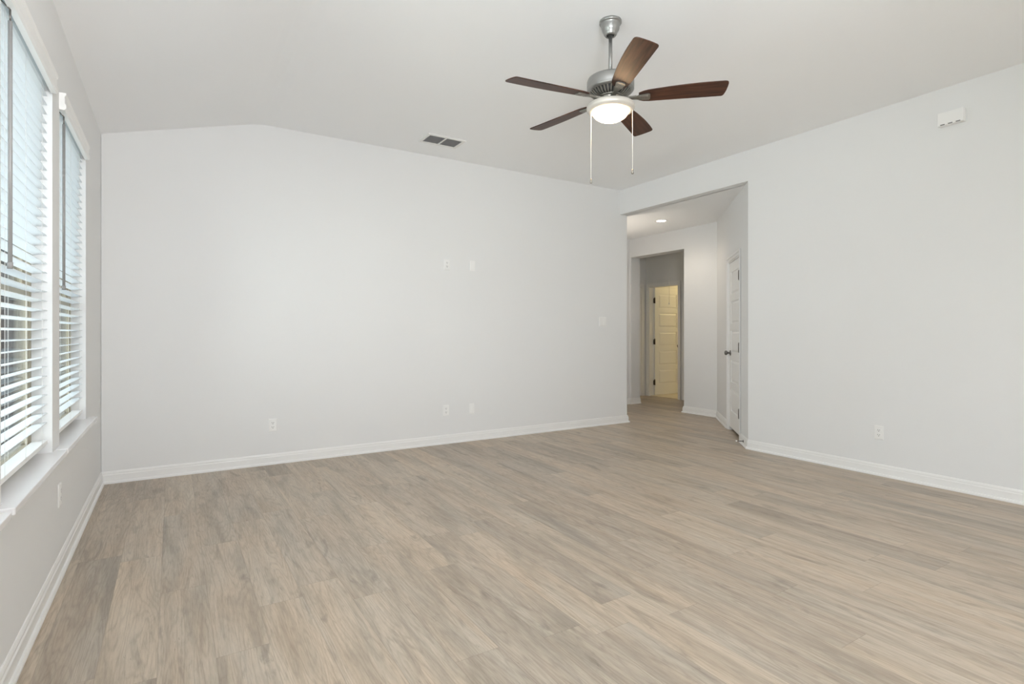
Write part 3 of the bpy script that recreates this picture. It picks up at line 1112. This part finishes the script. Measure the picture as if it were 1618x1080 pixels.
def make_jack(label, loc):
    t = thing('cable_plate', label, 'cable wall plate', loc, 0, 'blank cable plates beside outlets')
    plate_mesh(0.062, 0.112, 0.005).build('cover_plate', M['plate'], t)
    f = MB()
    for (x0, x1, z0, z1) in ((-0.023, -0.016, -0.04, 0.04), (0.016, 0.023, -0.04, 0.04), (-0.016, 0.016, 0.034, 0.04), (-0.016, 0.016, -0.04, -0.034)):
        f.box(x0, x1, -0.0062, -0.004, z0, z1)
    f.build('insert_frame', M['plate'], t)
    return t


j = make_jack('blank cable plate high on the far wall, right of the high outlet', (2.808, YF, 1.921))
c = copy_tree(j)
c.location = (2.796, YF, 0.352)
c['label'] = 'blank cable plate low on the far wall, right of the lower outlet'

sw = thing('light_switch', 'white two rocker light switch plate on the far wall near the hall', 'light switch', (4.692, YF, 1.327))
plate_mesh(0.120, 0.118, 0.006).build('cover_plate', M['plate'], sw)
for sx in (-0.0235, 0.0235):
    MB().prism([(-0.0056, -0.033), (-0.0095, -0.033), (-0.0066, 0.0), (-0.0075, 0.033), (-0.0056, 0.033)], sx - 0.0155, sx + 0.0155, 'x').build('rocker', M['plate'], sw)

# door chime on the right wall
dc = thing('door_chime', 'white plastic door chime box high on the right wall', 'door chime', (XW, 1.722, 2.799), -pi / 2)
mb = MB().box(-0.080, 0.080, -0.058, -0.010, -0.049, 0.049, bev=0.004)
mb.box(-0.074, 0.074, -0.012, 0.001, -0.045, 0.045)
mb.build('cover', M['plate'], dc)
for sx in (-0.048, 0.0, 0.048):
    MB().box(sx - 0.014, sx + 0.014, -0.0586, -0.050, -0.0475, -0.0405).build('sound_slot', M['slot'], dc)

# ------------------------------------------------------------------ outside
gp = [(-60, -0.45), (-30, -0.40), (-0.68, -0.30), (-0.68, -0.6), (-60, -0.9)]
struct(MB().prism(gp, -20, 90, 'y').build('lawn', M['lawn']), 'yellow green lawn outside the windows', 'lawn')

hs = thing('neighbour_house', 'white two storey house with narrow blue windows seen through the blinds', 'house', (-6.2, 34, -0.5))
MB().box(-0.9, 12.0, 0, 9, 0, 7.0).build('house_walls', M['siding'], hs)
MB().prism([(-0.6, 7.0), (9.6, 7.0), (4.5, 9.6)], -1.3, 12.5, 'x').build('roof', M['roof'], hs)
for zc in (0.9, 4.1):
    for i in range(8):
        xx = -0.38 + i * 1.5
        wf = MB().box(xx, xx + 0.62, -0.06, 0.02, zc, zc + 2.2).build('house_window', M['trim'], hs)
        pn = MB()
        for ux in range(4):
            for uz in range(6):
                pn.box(xx + 0.04 + ux * 0.14, xx + 0.15 + ux * 0.14, -0.075, -0.055, zc + 0.05 + uz * 0.355, zc + 0.36 + uz * 0.355)
        pn.build('pane', M['pane'], wf)

import random
random.seed(4)


def tree(x, y, h, r, label):
    t = thing('tree', label, 'tree', (x, y, -0.45), 0, 'trees outside the windows')
    MB().rod((0, 0, 0), (0.1, 0, h * 0.55), 0.16, 10, 0.09).build('trunk', M['bark'], t)
    mb = MB()
    for i in range(900):
        a_ = random.uniform(0, 2 * pi)
        u_ = random.uniform(-1, 1)
        rr = r * random.uniform(0.45, 1.0)
        s_ = math.sqrt(1 - u_ * u_)
        c_ = Vector((rr * s_ * cos(a_), rr * s_ * sin(a_), h * 0.66 + rr * u_ * 0.8))
        sz = random.uniform(0.10, 0.22)
        mtx = Matrix.Translation(c_) @ Matrix.Rotation(random.uniform(0, 6), 4, 'Z') @ Matrix.Rotation(random.uniform(-1.2, 1.2), 4, 'X')
        vs = [mb.bm.verts.new(mtx @ Vector(p)) for p in ((-sz, 0, 0), (0, -sz * 0.5, 0.02), (sz, 0, 0), (0, sz * 0.5, -0.02))]
        mb.bm.faces.new(vs)
    mb.build('foliage', M['leaf'], t)
    return t


tree(-4.6, 17.0, 3.6, 1.3, 'yellow green tree at the left edge of the nearer window')
